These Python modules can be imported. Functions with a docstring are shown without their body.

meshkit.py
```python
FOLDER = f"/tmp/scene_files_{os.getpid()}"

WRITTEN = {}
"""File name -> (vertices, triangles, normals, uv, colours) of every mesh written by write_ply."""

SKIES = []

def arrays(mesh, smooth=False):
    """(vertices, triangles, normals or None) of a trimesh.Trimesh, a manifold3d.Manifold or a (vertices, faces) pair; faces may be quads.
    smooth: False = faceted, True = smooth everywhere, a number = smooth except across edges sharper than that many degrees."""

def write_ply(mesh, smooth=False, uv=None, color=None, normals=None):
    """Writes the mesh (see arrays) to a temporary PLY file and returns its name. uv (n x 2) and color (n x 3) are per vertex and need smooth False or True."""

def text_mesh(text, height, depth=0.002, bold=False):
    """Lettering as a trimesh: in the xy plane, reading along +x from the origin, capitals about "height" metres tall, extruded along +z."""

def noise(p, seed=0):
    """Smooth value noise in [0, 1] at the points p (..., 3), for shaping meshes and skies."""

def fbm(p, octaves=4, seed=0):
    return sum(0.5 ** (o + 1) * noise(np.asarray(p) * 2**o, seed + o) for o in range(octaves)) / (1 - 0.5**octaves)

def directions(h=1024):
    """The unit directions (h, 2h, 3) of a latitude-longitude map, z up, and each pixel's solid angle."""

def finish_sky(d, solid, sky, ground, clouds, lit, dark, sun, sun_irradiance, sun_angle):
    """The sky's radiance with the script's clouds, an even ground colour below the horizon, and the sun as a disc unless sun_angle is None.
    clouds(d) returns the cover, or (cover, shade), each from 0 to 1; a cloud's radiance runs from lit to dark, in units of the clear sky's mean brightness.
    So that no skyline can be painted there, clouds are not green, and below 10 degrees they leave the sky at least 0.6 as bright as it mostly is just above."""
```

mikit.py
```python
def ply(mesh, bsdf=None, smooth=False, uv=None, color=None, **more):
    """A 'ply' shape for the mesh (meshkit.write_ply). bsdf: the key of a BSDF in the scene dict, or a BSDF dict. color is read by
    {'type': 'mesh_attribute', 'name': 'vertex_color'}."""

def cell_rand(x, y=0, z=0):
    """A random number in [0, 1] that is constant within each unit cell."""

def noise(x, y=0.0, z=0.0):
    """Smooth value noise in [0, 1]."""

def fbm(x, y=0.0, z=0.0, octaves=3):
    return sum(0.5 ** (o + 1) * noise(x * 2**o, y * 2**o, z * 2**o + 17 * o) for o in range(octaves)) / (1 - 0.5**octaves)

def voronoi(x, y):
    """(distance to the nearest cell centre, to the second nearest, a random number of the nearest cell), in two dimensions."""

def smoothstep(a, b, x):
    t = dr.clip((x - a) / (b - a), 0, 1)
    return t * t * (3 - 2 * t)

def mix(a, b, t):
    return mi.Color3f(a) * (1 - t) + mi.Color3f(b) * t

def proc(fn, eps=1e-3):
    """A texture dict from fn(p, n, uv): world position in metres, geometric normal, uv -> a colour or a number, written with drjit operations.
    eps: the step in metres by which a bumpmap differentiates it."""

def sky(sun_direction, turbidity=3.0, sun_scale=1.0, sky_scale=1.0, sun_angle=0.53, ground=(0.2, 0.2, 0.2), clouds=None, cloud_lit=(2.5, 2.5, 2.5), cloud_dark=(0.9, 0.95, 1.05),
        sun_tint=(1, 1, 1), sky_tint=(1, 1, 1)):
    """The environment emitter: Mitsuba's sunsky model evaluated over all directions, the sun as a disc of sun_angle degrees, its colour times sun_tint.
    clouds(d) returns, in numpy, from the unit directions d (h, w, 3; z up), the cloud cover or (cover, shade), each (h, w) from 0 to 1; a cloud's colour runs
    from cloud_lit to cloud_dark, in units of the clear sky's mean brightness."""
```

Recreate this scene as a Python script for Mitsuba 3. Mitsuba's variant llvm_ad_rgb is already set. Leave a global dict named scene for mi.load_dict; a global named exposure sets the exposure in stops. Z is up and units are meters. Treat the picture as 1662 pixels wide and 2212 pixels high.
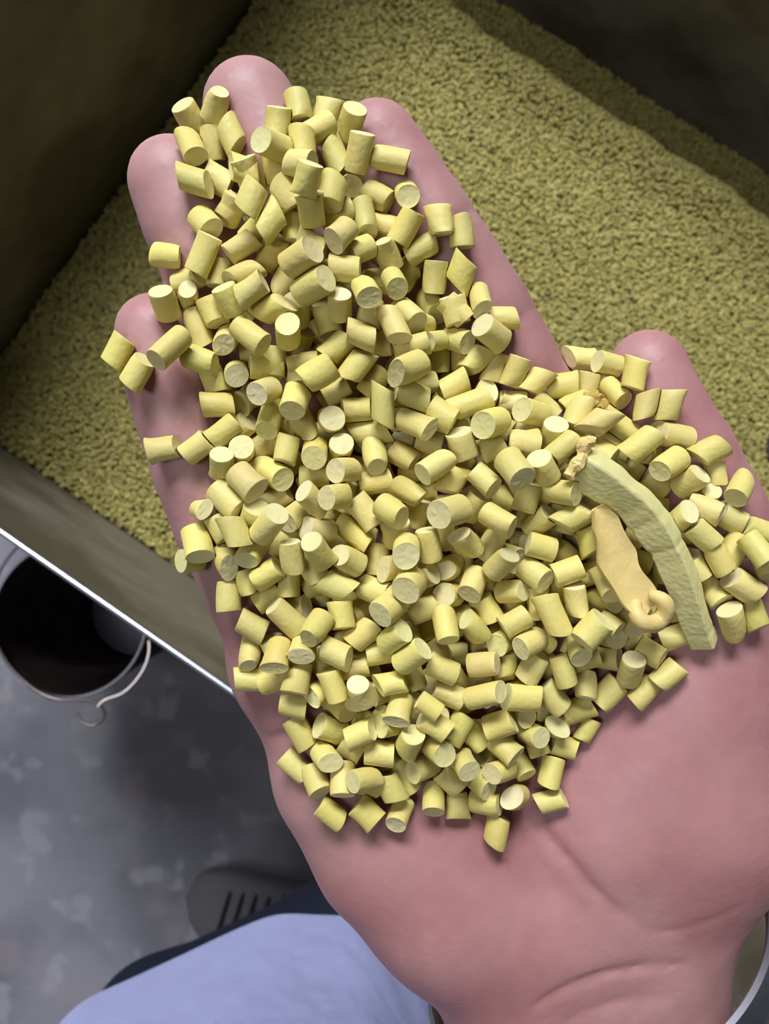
import math, random
import numpy as np, trimesh, mitsuba as mi, mikit, meshkit
import drjit as dr
from mikit import proc, noise, fbm, smoothstep, mix

random.seed(7)
scene, labels = {}, {}
T = mi.ScalarTransform4f

# ------------------------------------------------------------------ camera, light, exposure
W, H, FPX = 1662, 2212, 1900.0                    # frame and focal length in pixels
CAM = np.array([0.0, 0.0, 1.27])
TILT = math.radians(4.0)                          # from straight down
RIGHT = np.array([1.0, 0, 0]); UP = np.array([0, math.cos(TILT), math.sin(TILT)])
FWD = np.array([0, math.sin(TILT), -math.cos(TILT)])
scene['camera'] = {'type': 'thinlens', 'fov': 2 * math.degrees(math.atan(W / 2 / FPX)), 'fov_axis': 'x',
                   'aperture_radius': 0.00042, 'focus_distance': 0.160, 'near_clip': 0.01, 'far_clip': 50.0,
                   'to_world': T().look_at(origin=CAM.tolist(), target=(CAM + FWD).tolist(), up=UP.tolist())}
exposure = -0.1
SKYLIGHTS = [((-0.5, 3.0, 4.2), (2.4, 1.4), (40.0, 42.0, 48.0)),       # translucent roof panels: place, size, radiance
             ((-1.5, -0.6, 4.2), (1.5, 1.2), (7.0, 7.3, 8.2))]
CEILING_Z = 4.25


def at(u, v, depth):
    """The world point that stands at a depth (metres along the view axis) on the ray of a pixel."""
    return CAM + RIGHT * ((u - W / 2) / FPX * depth) - UP * ((v - H / 2) / FPX * depth) + FWD * depth


def on_z(u, v, z):
    d = RIGHT * ((u - W / 2) / FPX) - UP * ((v - H / 2) / FPX) + FWD
    return CAM + d * ((z - CAM[2]) / d[2])


# ------------------------------------------------------------------ helpers
def add(key, mesh, bsdf, label=None, category=None, group=None, kind=None, smooth=30, **more):
    scene[key] = mikit.ply(mesh, bsdf, smooth=smooth, **more)
    tag(key, label, category, group, kind)
    return key


def tag(key, label=None, category=None, group=None, kind=None):
    d = {k: v for k, v in dict(label=label, category=category, group=group, kind=kind).items() if v}
    if d:
        labels[key] = d


def mat(key, color, rough=0.6, metal=0.0, spec=0.5, bump=None, bump_scale=0.0005, eps=5e-4, **more):
    c = color if isinstance(color, dict) else {'type': 'rgb', 'value': list(color)}
    b = {'type': 'principled', 'base_color': c, 'roughness': rough if isinstance(rough, dict) else float(rough), 'metallic': float(metal), 'specular': float(spec), **more}
    if bump is not None:
        b = {'type': 'bumpmap', 'arbitrary': proc(bump, eps), 'scale': float(bump_scale), 'bsdf': b}
    scene[key] = {'type': 'twosided', 'bsdf': b}


def smin(a, b, k):
    h = np.clip(0.5 + 0.5 * (b - a) / k, 0, 1)
    return b * (1 - h) + a * h - k * h * (1 - h)


def cone_sdf(P, a, b, r1, r2):
    """Signed distance to a capsule from a to b whose radius runs from r1 to r2."""
    ab = b - a
    t = np.clip(((P - a) @ ab) / (ab @ ab), 0, 1)
    return np.linalg.norm(P - (a + t[..., None] * ab), axis=-1) - (r1 + (r2 - r1) * t)


class Field:
    """A grid of signed distances into which capsules are blended; mesh() draws its zero surface (surface nets)."""

    def __init__(self, lo, hi, step):
        self.lo, self.step = np.asarray(lo, float), step
        self.n = np.ceil((np.asarray(hi) - lo) / step).astype(int) + 1
        self.f = np.full(self.n, 0.05)
        self.ax = [self.lo[i] + step * np.arange(self.n[i]) for i in range(3)]

    def box(self, a, b, pad):
        lo = np.maximum(np.floor((np.minimum(a, b) - pad - self.lo) / self.step).astype(int), 0)
        hi = np.minimum(np.ceil((np.maximum(a, b) + pad - self.lo) / self.step).astype(int) + 1, self.n)
        sl = tuple(slice(l, max(h, l)) for l, h in zip(lo, hi))
        return sl, np.stack(np.meshgrid(*[x[s] for x, s in zip(self.ax, sl)], indexing='ij'), -1)

    def cone(self, a, b, r1, r2, k):
        a, b = np.asarray(a, float), np.asarray(b, float)
        sl, P = self.box(a, b, max(r1, r2) + 0.012 + k)
        if P.size:
            self.f[sl] = smin(self.f[sl], cone_sdf(P, a, b, r1, r2), k)

    def carve(self, pts, r, k):
        """A groove: smooth subtraction of a thin tube along the points."""
        pts = np.asarray(pts, float)
        sl, P = self.box(pts.min(0), pts.max(0), r + 4 * k)
        n = len(pts) - 1
        R = [r * min(1, 0.3 + 2 * i / n, 0.3 + 2 * (n - i) / n) for i in range(n + 1)]      # shallower towards its ends
        d = np.minimum.reduce([cone_sdf(P, pts[i], pts[i + 1], R[i], R[i + 1]) for i in range(n)])
        self.f[sl] = -smin(-self.f[sl], d, k)

    def at_points(self, P):
        from scipy.ndimage import map_coordinates
        return map_coordinates(self.f, ((P - self.lo) / self.step).T, order=1, mode='nearest')

    def mesh(self):
        f, n = self.f, self.n
        inside = f < 0
        c = [inside[i:n[0] - 1 + i, j:n[1] - 1 + j, k:n[2] - 1 + k] for i in (0, 1) for j in (0, 1) for k in (0, 1)]
        s = sum(x.astype(int) for x in c)
        cells = np.argwhere((s > 0) & (s < 8))
        idx = np.full(s.shape, -1); idx[tuple(cells.T)] = np.arange(len(cells))
        acc, cnt = np.zeros((len(cells), 3)), np.zeros(len(cells))
        corner = lambda o: f[cells[:, 0] + o[0], cells[:, 1] + o[1], cells[:, 2] + o[2]]
        for axis in range(3):
            for p in (0, 1):
                for q in (0, 1):
                    o = [0, 0, 0]; others = [x for x in range(3) if x != axis]
                    o[others[0]], o[others[1]] = p, q
                    e = list(o); e[axis] = 1
                    fa, fb = corner(o), corner(e)
                    m = (fa < 0) != (fb < 0)
                    t = fa[m] / (fa[m] - fb[m])
                    pt = np.tile(np.array(o, float), (m.sum(), 1)); pt[:, axis] += t
                    acc[m] += pt; cnt[m] += 1
        V = self.lo + self.step * (cells + acc / cnt[:, None])
        F = []
        for axis in range(3):
            u, w = [x for x in range(3) if x != axis]
            a = np.moveaxis(inside, (axis, u, w), (0, 1, 2))
            cross = a[:-1] != a[1:]
            pos = np.argwhere(cross[:, 1:-1, 1:-1]); pos[:, 1:] += 1
            flip = a[pos[:, 0], pos[:, 1], pos[:, 2]]
            if axis == 1:
                flip = ~flip
            quad = []
            for du, dw in ((-1, -1), (0, -1), (0, 0), (-1, 0)):
                g = np.zeros((len(pos), 3), int); g[:, axis] = pos[:, 0]; g[:, u] = pos[:, 1] + du; g[:, w] = pos[:, 2] + dw
                quad.append(idx[tuple(g.T)])
            quad = np.stack(quad, 1)
            quad[~flip] = quad[~flip][:, ::-1]
            quad = quad[(quad >= 0).all(1)]
            F.append(quad)
        F = np.vstack(F)
        m = trimesh.Trimesh(V, np.vstack([F[:, [0, 1, 2]], F[:, [0, 2, 3]]]), process=False)
        return m


def tube(points, radius, sides=8, closed=False):
    """A round tube along the points; radius a number or one per point."""
    P = np.asarray(points, float); n = len(P)
    R = np.broadcast_to(np.asarray(radius, float), (n,))
    d = np.roll(P, -1, 0) - np.roll(P, 1, 0)
    if not closed:
        d[0], d[-1] = P[1] - P[0], P[-1] - P[-2]
    d /= np.linalg.norm(d, axis=1, keepdims=True)
    u = np.cross(d[0], [0.31, 0.2, 0.93]); u /= np.linalg.norm(u)
    V = []
    for i in range(n):
        u = u - d[i] * (u @ d[i]); u /= np.linalg.norm(u)
        w = np.cross(d[i], u)
        a = np.arange(sides) / sides * 2 * np.pi
        V.append(P[i] + R[i] * (np.cos(a)[:, None] * u + np.sin(a)[:, None] * w))
    V = np.vstack(V); F = []
    for i in range(n if closed else n - 1):
        j = (i + 1) % n
        for k in range(sides):
            l = (k + 1) % sides
            F += [[i * sides + k, i * sides + l, j * sides + l], [i * sides + k, j * sides + l, j * sides + k]]
    if not closed:
        V = np.vstack([V, P[0], P[-1]])
        for k in range(sides):
            l = (k + 1) % sides
            F += [[n * sides, l, k], [n * sides + 1, (n - 1) * sides + k, (n - 1) * sides + l]]
    return trimesh.Trimesh(V, F, process=False)


def spline(pts, n):
    from scipy.interpolate import CubicSpline
    P = np.asarray(pts, float)
    t = np.concatenate([[0], np.cumsum(np.linalg.norm(np.diff(P, axis=0), axis=1))])
    return CubicSpline(t, P)(np.linspace(0, t[-1], n))


# ------------------------------------------------------------------ the hand: one continuous surface (u, v, depth, radius in mm)
def bones():
    J = lambda u, v, d, r: (at(u, v, d / 1000), r / 1000)
    index = [J(815, 305, 172, 8.1), J(868, 388, 172.5, 8.5), J(925, 470, 173, 8.5), J(985, 570, 175, 9.0), J(1042, 665, 177, 9.4), J(1098, 790, 181, 10.6), J(1150, 930, 187, 11.6)]
    middle = [J(540, 232, 170, 9.3), J(590, 335, 170.5, 9.6), J(645, 430, 172, 9.5), J(705, 540, 175, 9.9), J(768, 645, 178, 10.2), J(865, 830, 183, 11.2), J(985, 1040, 188, 11.6)]
    ring = [J(372, 390, 170, 8.7), J(407, 480, 170.5, 9.0), J(448, 566, 172, 9.3), J(520, 680, 175, 9.9), J(595, 790, 178, 10.3), J(700, 970, 183, 11.2), J(820, 1160, 188, 11.6)]
    pinky = [J(331, 716, 168, 7.5), J(358, 810, 168.5, 8.1), J(386, 900, 170, 8.3), J(430, 1020, 172, 8.9), J(478, 1130, 175, 9.5), J(562, 1280, 179.5, 10.8), J(640, 1420, 184, 11.4)]
    thumb = [J(1400, 797, 177, 8.1), J(1434, 890, 176.5, 8.9), J(1488, 985, 177, 9.5), J(1540, 1105, 179, 10.6), J(1580, 1240, 181, 11.8), J(1520, 1740, 191, 18.0)]
    palm = [(J(1150, 930, 187, 11.6), J(1350, 1900, 194, 14)), (J(985, 1040, 188, 11.6), J(1250, 1960, 194, 14)),
            (J(820, 1160, 188, 11.6), J(1110, 1990, 193, 14)), (J(640, 1420, 184, 11), J(738, 1680, 187, 12.5)),
            (J(738, 1680, 187, 12.5), J(838, 1835, 189.5, 14.2)), (J(838, 1835, 189.5, 14.2), J(968, 1960, 191, 14.2)), (J(968, 1960, 191, 14.2), J(1165, 2200, 201, 17)),
            (J(820, 1160, 188, 10.8), J(968, 1950, 191, 15)), (J(660, 1080, 184, 9), J(600, 1230, 183, 9)), (J(640, 1100, 186, 9), J(640, 1400, 186, 9)), (J(560, 900, 182, 7.5), J(500, 990, 180, 7.5)), (J(560, 900, 183, 8), J(640, 1150, 186, 9)), (J(500, 990, 181, 7.5), J(600, 1230, 184, 9)),
            (J(1150, 930, 187, 10.0), J(1575, 1240, 183, 10)), (J(1280, 1150, 187, 9), J(1450, 1500, 189, 13)),
            (J(1575, 1240, 181, 11.8), J(1330, 1780, 190, 15)), (J(1330, 1780, 190, 15), J(1500, 1500, 186, 14)),
            (J(1520, 1740, 191, 18), J(1372, 2120, 201, 16.5)), (J(1350, 1900, 194, 14), J(1372, 2120, 201, 16.5)),
            (J(1110, 1990, 193, 14), J(1165, 2200, 201, 17)), (J(1250, 1960, 194, 14), J(1280, 2170, 203, 16))]
    arm = [(J(1165, 2200, 201, 17), J(1300, 2640, 224, 22)), (J(1372, 2120, 201, 16.5), J(1560, 2540, 225, 21)),
           (J(1280, 2170, 203, 16), J(1430, 2600, 225, 21)),
           (J(1300, 2640, 224, 22), J(1650, 3500, 280, 31)), (J(1560, 2540, 225, 21), J(1980, 3360, 282, 31)), (J(1430, 2600, 225, 21), J(1810, 3440, 280, 33))]
    return index, middle, ring, pinky, thumb, palm, arm


def build_hand(step=0.001):
    index, middle, ring, pinky, thumb, palm, arm = bones()
    pts = np.array([p for ch in (index, middle, ring, pinky, thumb) for p, _ in ch] + [p for a, b in palm + arm for p, _ in (a, b)])
    fld = Field(pts.min(0) - 0.036, pts.max(0) + 0.036, step)
    for (a, ra), (b, rb) in palm + arm:
        fld.cone(a, b, ra, rb, 0.009)
    for ch in (thumb, index, middle, ring, pinky):
        own = Field(np.minimum.reduce([p for p, _ in ch]) - 0.03, np.maximum.reduce([p for p, _ in ch]) + 0.03, step)
        own.lo = fld.lo + np.round((own.lo - fld.lo) / step) * step
        own.ax = [own.lo[i] + step * np.arange(own.n[i]) for i in range(3)]
        for (a, ra), (b, rb) in zip(ch[:-1], ch[1:]):
            own.cone(a, b, ra, rb, 0.0008)
        o = np.round((own.lo - fld.lo) / step).astype(int)
        lo, hi = np.maximum(o, 0), np.minimum(o + own.n, fld.n)
        A = tuple(slice(l, h) for l, h in zip(lo, hi)); B = tuple(slice(l - q, h - q) for l, h, q in zip(lo, hi, o))
        # neighbouring fingers stay apart, the finger's root flows into the palm
        Pz = np.stack(np.meshgrid(*[x[s] for x, s in zip(fld.ax, A)], indexing='ij'), -1)
        root, knuckle = ch[-1][0], ch[-2][0]
        t = np.clip(((Pz - knuckle) @ (root - knuckle)) / ((root - knuckle) @ (root - knuckle)), 0, 1)
        k = 0.0026 + 0.010 * t * t * (3 - 2 * t)
        fld.f[A] = smin(fld.f[A], own.f[B], k)
    # rounding, then the creases of palm and joints
    from scipy.ndimage import gaussian_filter
    fld.f = gaussian_filter(fld.f, 1.3)
    for line, r, k in CREASES:
        fld.carve([skin_point(fld, u, v) for u, v in spline(line, 4 * len(line))], r, k)
    return fld


CREASES = [  # pixel polylines of the creases on the skin, groove radius, softness (metres)
    ([(1060, 1700), (1140, 1765), (1215, 1845), (1290, 1930), (1370, 1992)], 0.0010, 0.0011),
    ([(1370, 1992), (1440, 2010), (1540, 1985), (1600, 1960)], 0.0002, 0.0010),
    ([(1160, 2170), (1260, 2120), (1370, 2090), (1480, 2085)], 0.0006, 0.0016),
    ([(1215, 2212), (1330, 2165), (1450, 2150)], 0.0002, 0.0012),
    ([(928, 505), (965, 487), (1000, 466), (1024, 452)], 0.0009, 0.0009),
    ([(1085, 715), (1120, 690), (1152, 668)], 0.0004, 0.0008),
    ([(318, 990), (352, 978), (395, 965)], 0.0003, 0.0008),
    ([(570, 1592), (600, 1594), (640, 1580), (680, 1570)], 0.0009, 0.0010),
    ([(1020, 1790), (1065, 1850), (1085, 1940)], 0.0001, 0.0009),
]


def skin_point(fld, u, v, inside=0.0):
    """Where the ray of a pixel meets the hand."""
    d = np.arange(0.140, 0.230, 0.0004)
    P = np.array([at(u, v, x) for x in d])
    f = fld.at_points(P)
    k = int(np.argmax(f < 0))
    if f[k] >= 0:
        k = int(np.argmin(f))
    return P[k] + FWD * inside


def relax(m, rounds):
    """Evens out a mesh that comes off a grid."""
    from scipy.sparse import coo_matrix, diags
    e = m.edges_unique; n = len(m.vertices)
    A = coo_matrix((np.ones(len(e) * 2), (np.r_[e[:, 0], e[:, 1]], np.r_[e[:, 1], e[:, 0]])), shape=(n, n)).tocsr()
    A = diags(1 / np.maximum(np.asarray(A.sum(1)).ravel(), 1)) @ A
    V = np.array(m.vertices)
    for _ in range(rounds):
        V += 0.5 * (A @ V - V)
    m.vertices = V
    return m

# ------------------------------------------------------------------ materials
def skin_color(p, n, uv):
    q = p * 1000.0
    a = fbm(q.x * 0.045, q.y * 0.045, q.z * 0.045, 3)
    b = fbm(q.x * 0.35 + 9, q.y * 0.35, q.z * 0.35, 2)
    c = mix((0.375, 0.196, 0.174), (0.325, 0.142, 0.130), smoothstep(0.35, 0.72, a))
    return c * (0.93 + 0.14 * b)


def skin_bump(p, n, uv):
    q = p * 1000.0
    return fbm(q.x * 1.1, q.y * 1.1, q.z * 1.1, 2) + 0.35 * noise(q.x * 3.1, q.y * 0.9, q.z * 2.0)


mat('skin', proc(skin_color), 0.52, spec=0.45, bump=skin_bump, bump_scale=0.00006, eps=2e-4, sheen=0.15)


def plastic_bump(p, n, uv):
    q = p * 1000.0
    return fbm(q.x * 1.6, q.y * 1.6, q.z * 1.6, 2)


mat('pellet_plastic', {'type': 'mesh_attribute', 'name': 'vertex_color'}, 0.55, spec=0.35, bump=plastic_bump, bump_scale=0.00011, eps=2e-4)
mat('bed_plastic', {'type': 'mesh_attribute', 'name': 'vertex_color'}, 0.65, spec=0.2)
mat('strip_plastic', (0.55, 0.505, 0.205), 0.5, spec=0.4, bump=plastic_bump, bump_scale=0.00015, eps=2e-4)
mat('flake_plastic', (0.60, 0.45, 0.16), 0.5, spec=0.4, bump=plastic_bump, bump_scale=0.0001, eps=2e-4)
mat('crumb', (0.42, 0.29, 0.07), 0.9, spec=0.1)
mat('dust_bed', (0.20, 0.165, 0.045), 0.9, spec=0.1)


def bin_color(p, n, uv):
    a = fbm(p.x * 8, p.y * 8, p.z * 8, 4)
    b = fbm(p.x * 60 + 3, p.y * 60, p.z * 60, 2)
    c = mix((0.175, 0.155, 0.11), (0.085, 0.07, 0.045), smoothstep(0.35, 0.68, a))
    return c * (0.85 + 0.3 * b)


mat('bin_sheet', proc(bin_color), 0.5, metal=0.25, spec=0.4)
mat('steel', (0.42, 0.42, 0.455), 0.38, metal=1.0)
mat('wire', (0.55, 0.47, 0.42), 0.35, metal=1.0)


def floor_color(p, n, uv):
    a = fbm(p.x * 7, p.y * 7, 0.0, 5)
    b = fbm(p.x * 26 + 5, p.y * 26, 0.0, 3)
    c = mix((0.125, 0.12, 0.13), (0.195, 0.19, 0.20), smoothstep(0.30, 0.72, a))
    c = mix(c, (0.27, 0.265, 0.27), 0.6 * smoothstep(0.58, 0.80, b))
    return mix(c, (0.23, 0.19, 0.185), 0.4 * smoothstep(0.58, 0.78, fbm(p.x * 17 + 2, p.y * 17 + 7, 0.0, 3)))


mat('concrete', proc(floor_color), 0.8, spec=0.25)
mat('wall_paint', (0.19, 0.19, 0.19), 0.9)
PAIL = on_z(150, 1338, 0.28)


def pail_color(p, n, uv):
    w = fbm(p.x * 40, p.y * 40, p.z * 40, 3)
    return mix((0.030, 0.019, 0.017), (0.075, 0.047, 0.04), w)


mat('pail_bottom', (0.66, 0.62, 0.68), 0.7)
mat('pail_inside', proc(pail_color), 0.7, spec=0.2)
mat('pail_zinc', (0.30, 0.29, 0.31), 0.45, metal=0.6)


def shirt_bump(p, n, uv):
    return fbm(p.x * 60, p.y * 25, p.z * 40, 3)


mat('shirt_cloth', (0.275, 0.287, 0.43), 0.85, spec=0.15, bump=shirt_bump, bump_scale=0.004, eps=1e-3, sheen=0.3)
mat('trouser_cloth', (0.012, 0.014, 0.022), 0.9, spec=0.1)
mat('shoe_fabric', (0.10, 0.092, 0.095), 0.9, spec=0.1)
mat('shoe_strap', (0.02, 0.02, 0.022), 0.8, spec=0.1)
mat('scrap_dark', (0.03, 0.025, 0.02), 0.9)
mat('scrap_pale', (0.6, 0.58, 0.5), 0.9)
scene['skylight_emitter_bsdf'] = {'type': 'diffuse', 'reflectance': {'type': 'rgb', 'value': [0.6, 0.6, 0.6]}}

# ------------------------------------------------------------------ the workshop around the place
def slab(x0, x1, y0, y1, z0, z1):
    return trimesh.creation.box(bounds=[[x0, y0, z0], [x1, y1, z1]])


RX, RY = 4.5, 4.5
add('floor', slab(-RX, RX, -RY, RY, -0.1, 0), 'concrete', 'worn grey concrete floor with pale blotches', kind='structure')
add('ceiling', slab(-RX, RX, -RY, RY, CEILING_Z, CEILING_Z + 0.1), 'wall_paint', 'plain grey workshop ceiling overhead', kind='structure')
for nm, b in (('left', (-RX - .1, -RX, -RY, RY)), ('right', (RX, RX + .1, -RY, RY)), ('back', (-RX, RX, -RY - .1, -RY)), ('front', (-RX, RX, RY, RY + .1))):
    add(f'wall_{nm}', slab(*b, 0, CEILING_Z), 'wall_paint', f'plain grey workshop wall, {nm} side', kind='structure')
for i, (pos, (sx, sy), power) in enumerate(SKYLIGHTS):
    key = 'skylight' + (f'_{i:03d}' if i else '')
    panel = trimesh.Trimesh([[-sx / 2, -sy / 2, 0], [sx / 2, -sy / 2, 0], [sx / 2, sy / 2, 0], [-sx / 2, sy / 2, 0]], [[0, 2, 1], [0, 3, 2]])
    panel.apply_translation(pos)
    scene[key + '__panel'] = mikit.ply(panel, 'skylight_emitter_bsdf', emitter={'type': 'area', 'radiance': {'type': 'rgb', 'value': list(power)}})
    fr = [slab(-sx / 2 - .06, sx / 2 + .06, s * (sy / 2 + .03) - .03, s * (sy / 2 + .03) + .03, -.02, .05) for s in (-1, 1)] + \
         [slab(s * (sx / 2 + .03) - .03, s * (sx / 2 + .03) + .03, -sy / 2, sy / 2, -.02, .05) for s in (-1, 1)]
    fr = trimesh.util.concatenate(fr); fr.apply_translation(pos)
    add(key + '__frame', fr, 'wall_paint')
    tag(key, ('bright translucent roof panel ahead of the bin', 'dimmer translucent roof panel to the left of the bin')[i], 'skylight')

# ------------------------------------------------------------------ the bin of pellets
BED_Z, RIM_Z, BASE_Z = 0.33, 0.65, 0.06
r0, r1 = on_z(0, 1147, RIM_Z), on_z(520, 1507, RIM_Z)
E1 = (r1 - r0) / np.linalg.norm(r1 - r0)                       # along the near wall, to the right
E2 = np.array([-E1[1], E1[0], 0.0])                            # across the bin, to the far wall
O = np.array([0.0, 0.0, 0.0])
uvw = lambda p: np.array([p @ E1, p @ E2])
near_bed, near_rim = uvw(on_z(215, 1112, BED_Z))[1], uvw(r0)[1]
left_bed = uvw(on_z(262, 400, BED_Z))[0]
far_bed = uvw(on_z(1376, 165, BED_Z - 0.085))[1]
right_bed = uvw(on_z(1662, 1250, BED_Z))[0] + 0.10
FLARE = (near_bed - near_rim) / (RIM_Z - BED_Z)                # the walls lean out


def bin_corner(i, z):
    o = FLARE * (z - BED_Z)
    a = (left_bed - o, right_bed + o, right_bed + o, left_bed - o)[i % 4]
    b = (near_bed - o, near_bed - o, far_bed + o, far_bed + o)[i % 4]
    return E1 * a + E2 * b + np.array([0, 0, z])


def sheet(quad, thick, outward):
    q = np.array(quad); v = np.vstack([q, q + np.array(outward) * thick])
    m = trimesh.Trimesh(v, [[0, 1, 2], [0, 2, 3], [4, 6, 5], [4, 7, 6], [0, 4, 5], [0, 5, 1], [1, 5, 6], [1, 6, 2], [2, 6, 7], [2, 7, 3], [3, 7, 4], [3, 4, 0]], process=False)
    m.fix_normals()
    return m


outs = (-E2, E1, E2, -E1)
for i in range(4):
    q = [bin_corner(i, BASE_Z), bin_corner(i + 1, BASE_Z), bin_corner(i + 1, RIM_Z), bin_corner(i, RIM_Z)]
    add('bin__wall_panel' + (f'_{i:03d}' if i else ''), sheet(q, 0.0015, outs[i]), 'bin_sheet', smooth=False)
add('bin__base', sheet([bin_corner(i, BASE_Z) for i in range(4)], 0.002, (0, 0, -1)), 'bin_sheet', smooth=False)
foot = [trimesh.creation.box(extents=[.06, .06, BASE_Z - .002], transform=trimesh.transformations.translation_matrix((bin_corner(i, BASE_Z) * .94 + bin_corner(i + 2, BASE_Z) * .06) * [1, 1, 0] + [0, 0, (BASE_Z - .002) / 2])) for i in range(4)]
for i, f in enumerate(foot):
    add('bin__foot' + (f'_{i:03d}' if i else ''), f, 'bin_sheet', smooth=False)
for i in range(4):
    a, b = bin_corner(i, RIM_Z) - E1 * 0, bin_corner(i + 1, RIM_Z)
    add('bin__rim' + (f'_{i:03d}' if i else ''), tube([a + (a - b) * .002, (a + b) / 2, b + (b - a) * .002], 0.0023, 10), 'steel', 'bright rolled steel edge')
tag('bin', 'large brown sheet metal bin with a bright steel edge, filled with yellow pellets', 'bin')

# the bed of pellets in the bin: a bumpy mass with loose pellets all over it
def bed_height(a, b):
    P = np.stack([a * 9, b * 9, 0 * a], -1)
    h = 0.010 * (meshkit.fbm(P, 3, 3) - 0.5)
    edge = far_bed - b + 0.012 * (meshkit.fbm(np.stack([a * 14, 0 * a, 0 * a], -1), 3, 8) - 0.5) * 2
    s = np.clip((0.118 - edge) / 0.075, 0, 1)
    return BED_Z + h - 0.105 * s * s * (3 - 2 * s) + 0.008 * np.exp(-((edge - 0.130) / 0.02) ** 2)


ga, gb = np.meshgrid(np.linspace(left_bed + .001, right_bed - .001, 160), np.linspace(near_bed + .001, far_bed - .001, 120), indexing='ij')
gz = bed_height(ga, gb) - 0.0035
V = (ga[..., None] * E1 + gb[..., None] * E2 + gz[..., None] * np.array([0, 0, 1])).reshape(-1, 3)
I = np.arange(160 * 120).reshape(160, 120)
F = np.vstack([np.stack([I[:-1, :-1], I[1:, :-1], I[1:, 1:]], -1).reshape(-1, 3), np.stack([I[:-1, :-1], I[1:, 1:], I[:-1, 1:]], -1).reshape(-1, 3)])
scene['pellet_bed__packed_mass'] = mikit.ply(trimesh.Trimesh(V, F, process=False), 'dust_bed', smooth=True)

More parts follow.
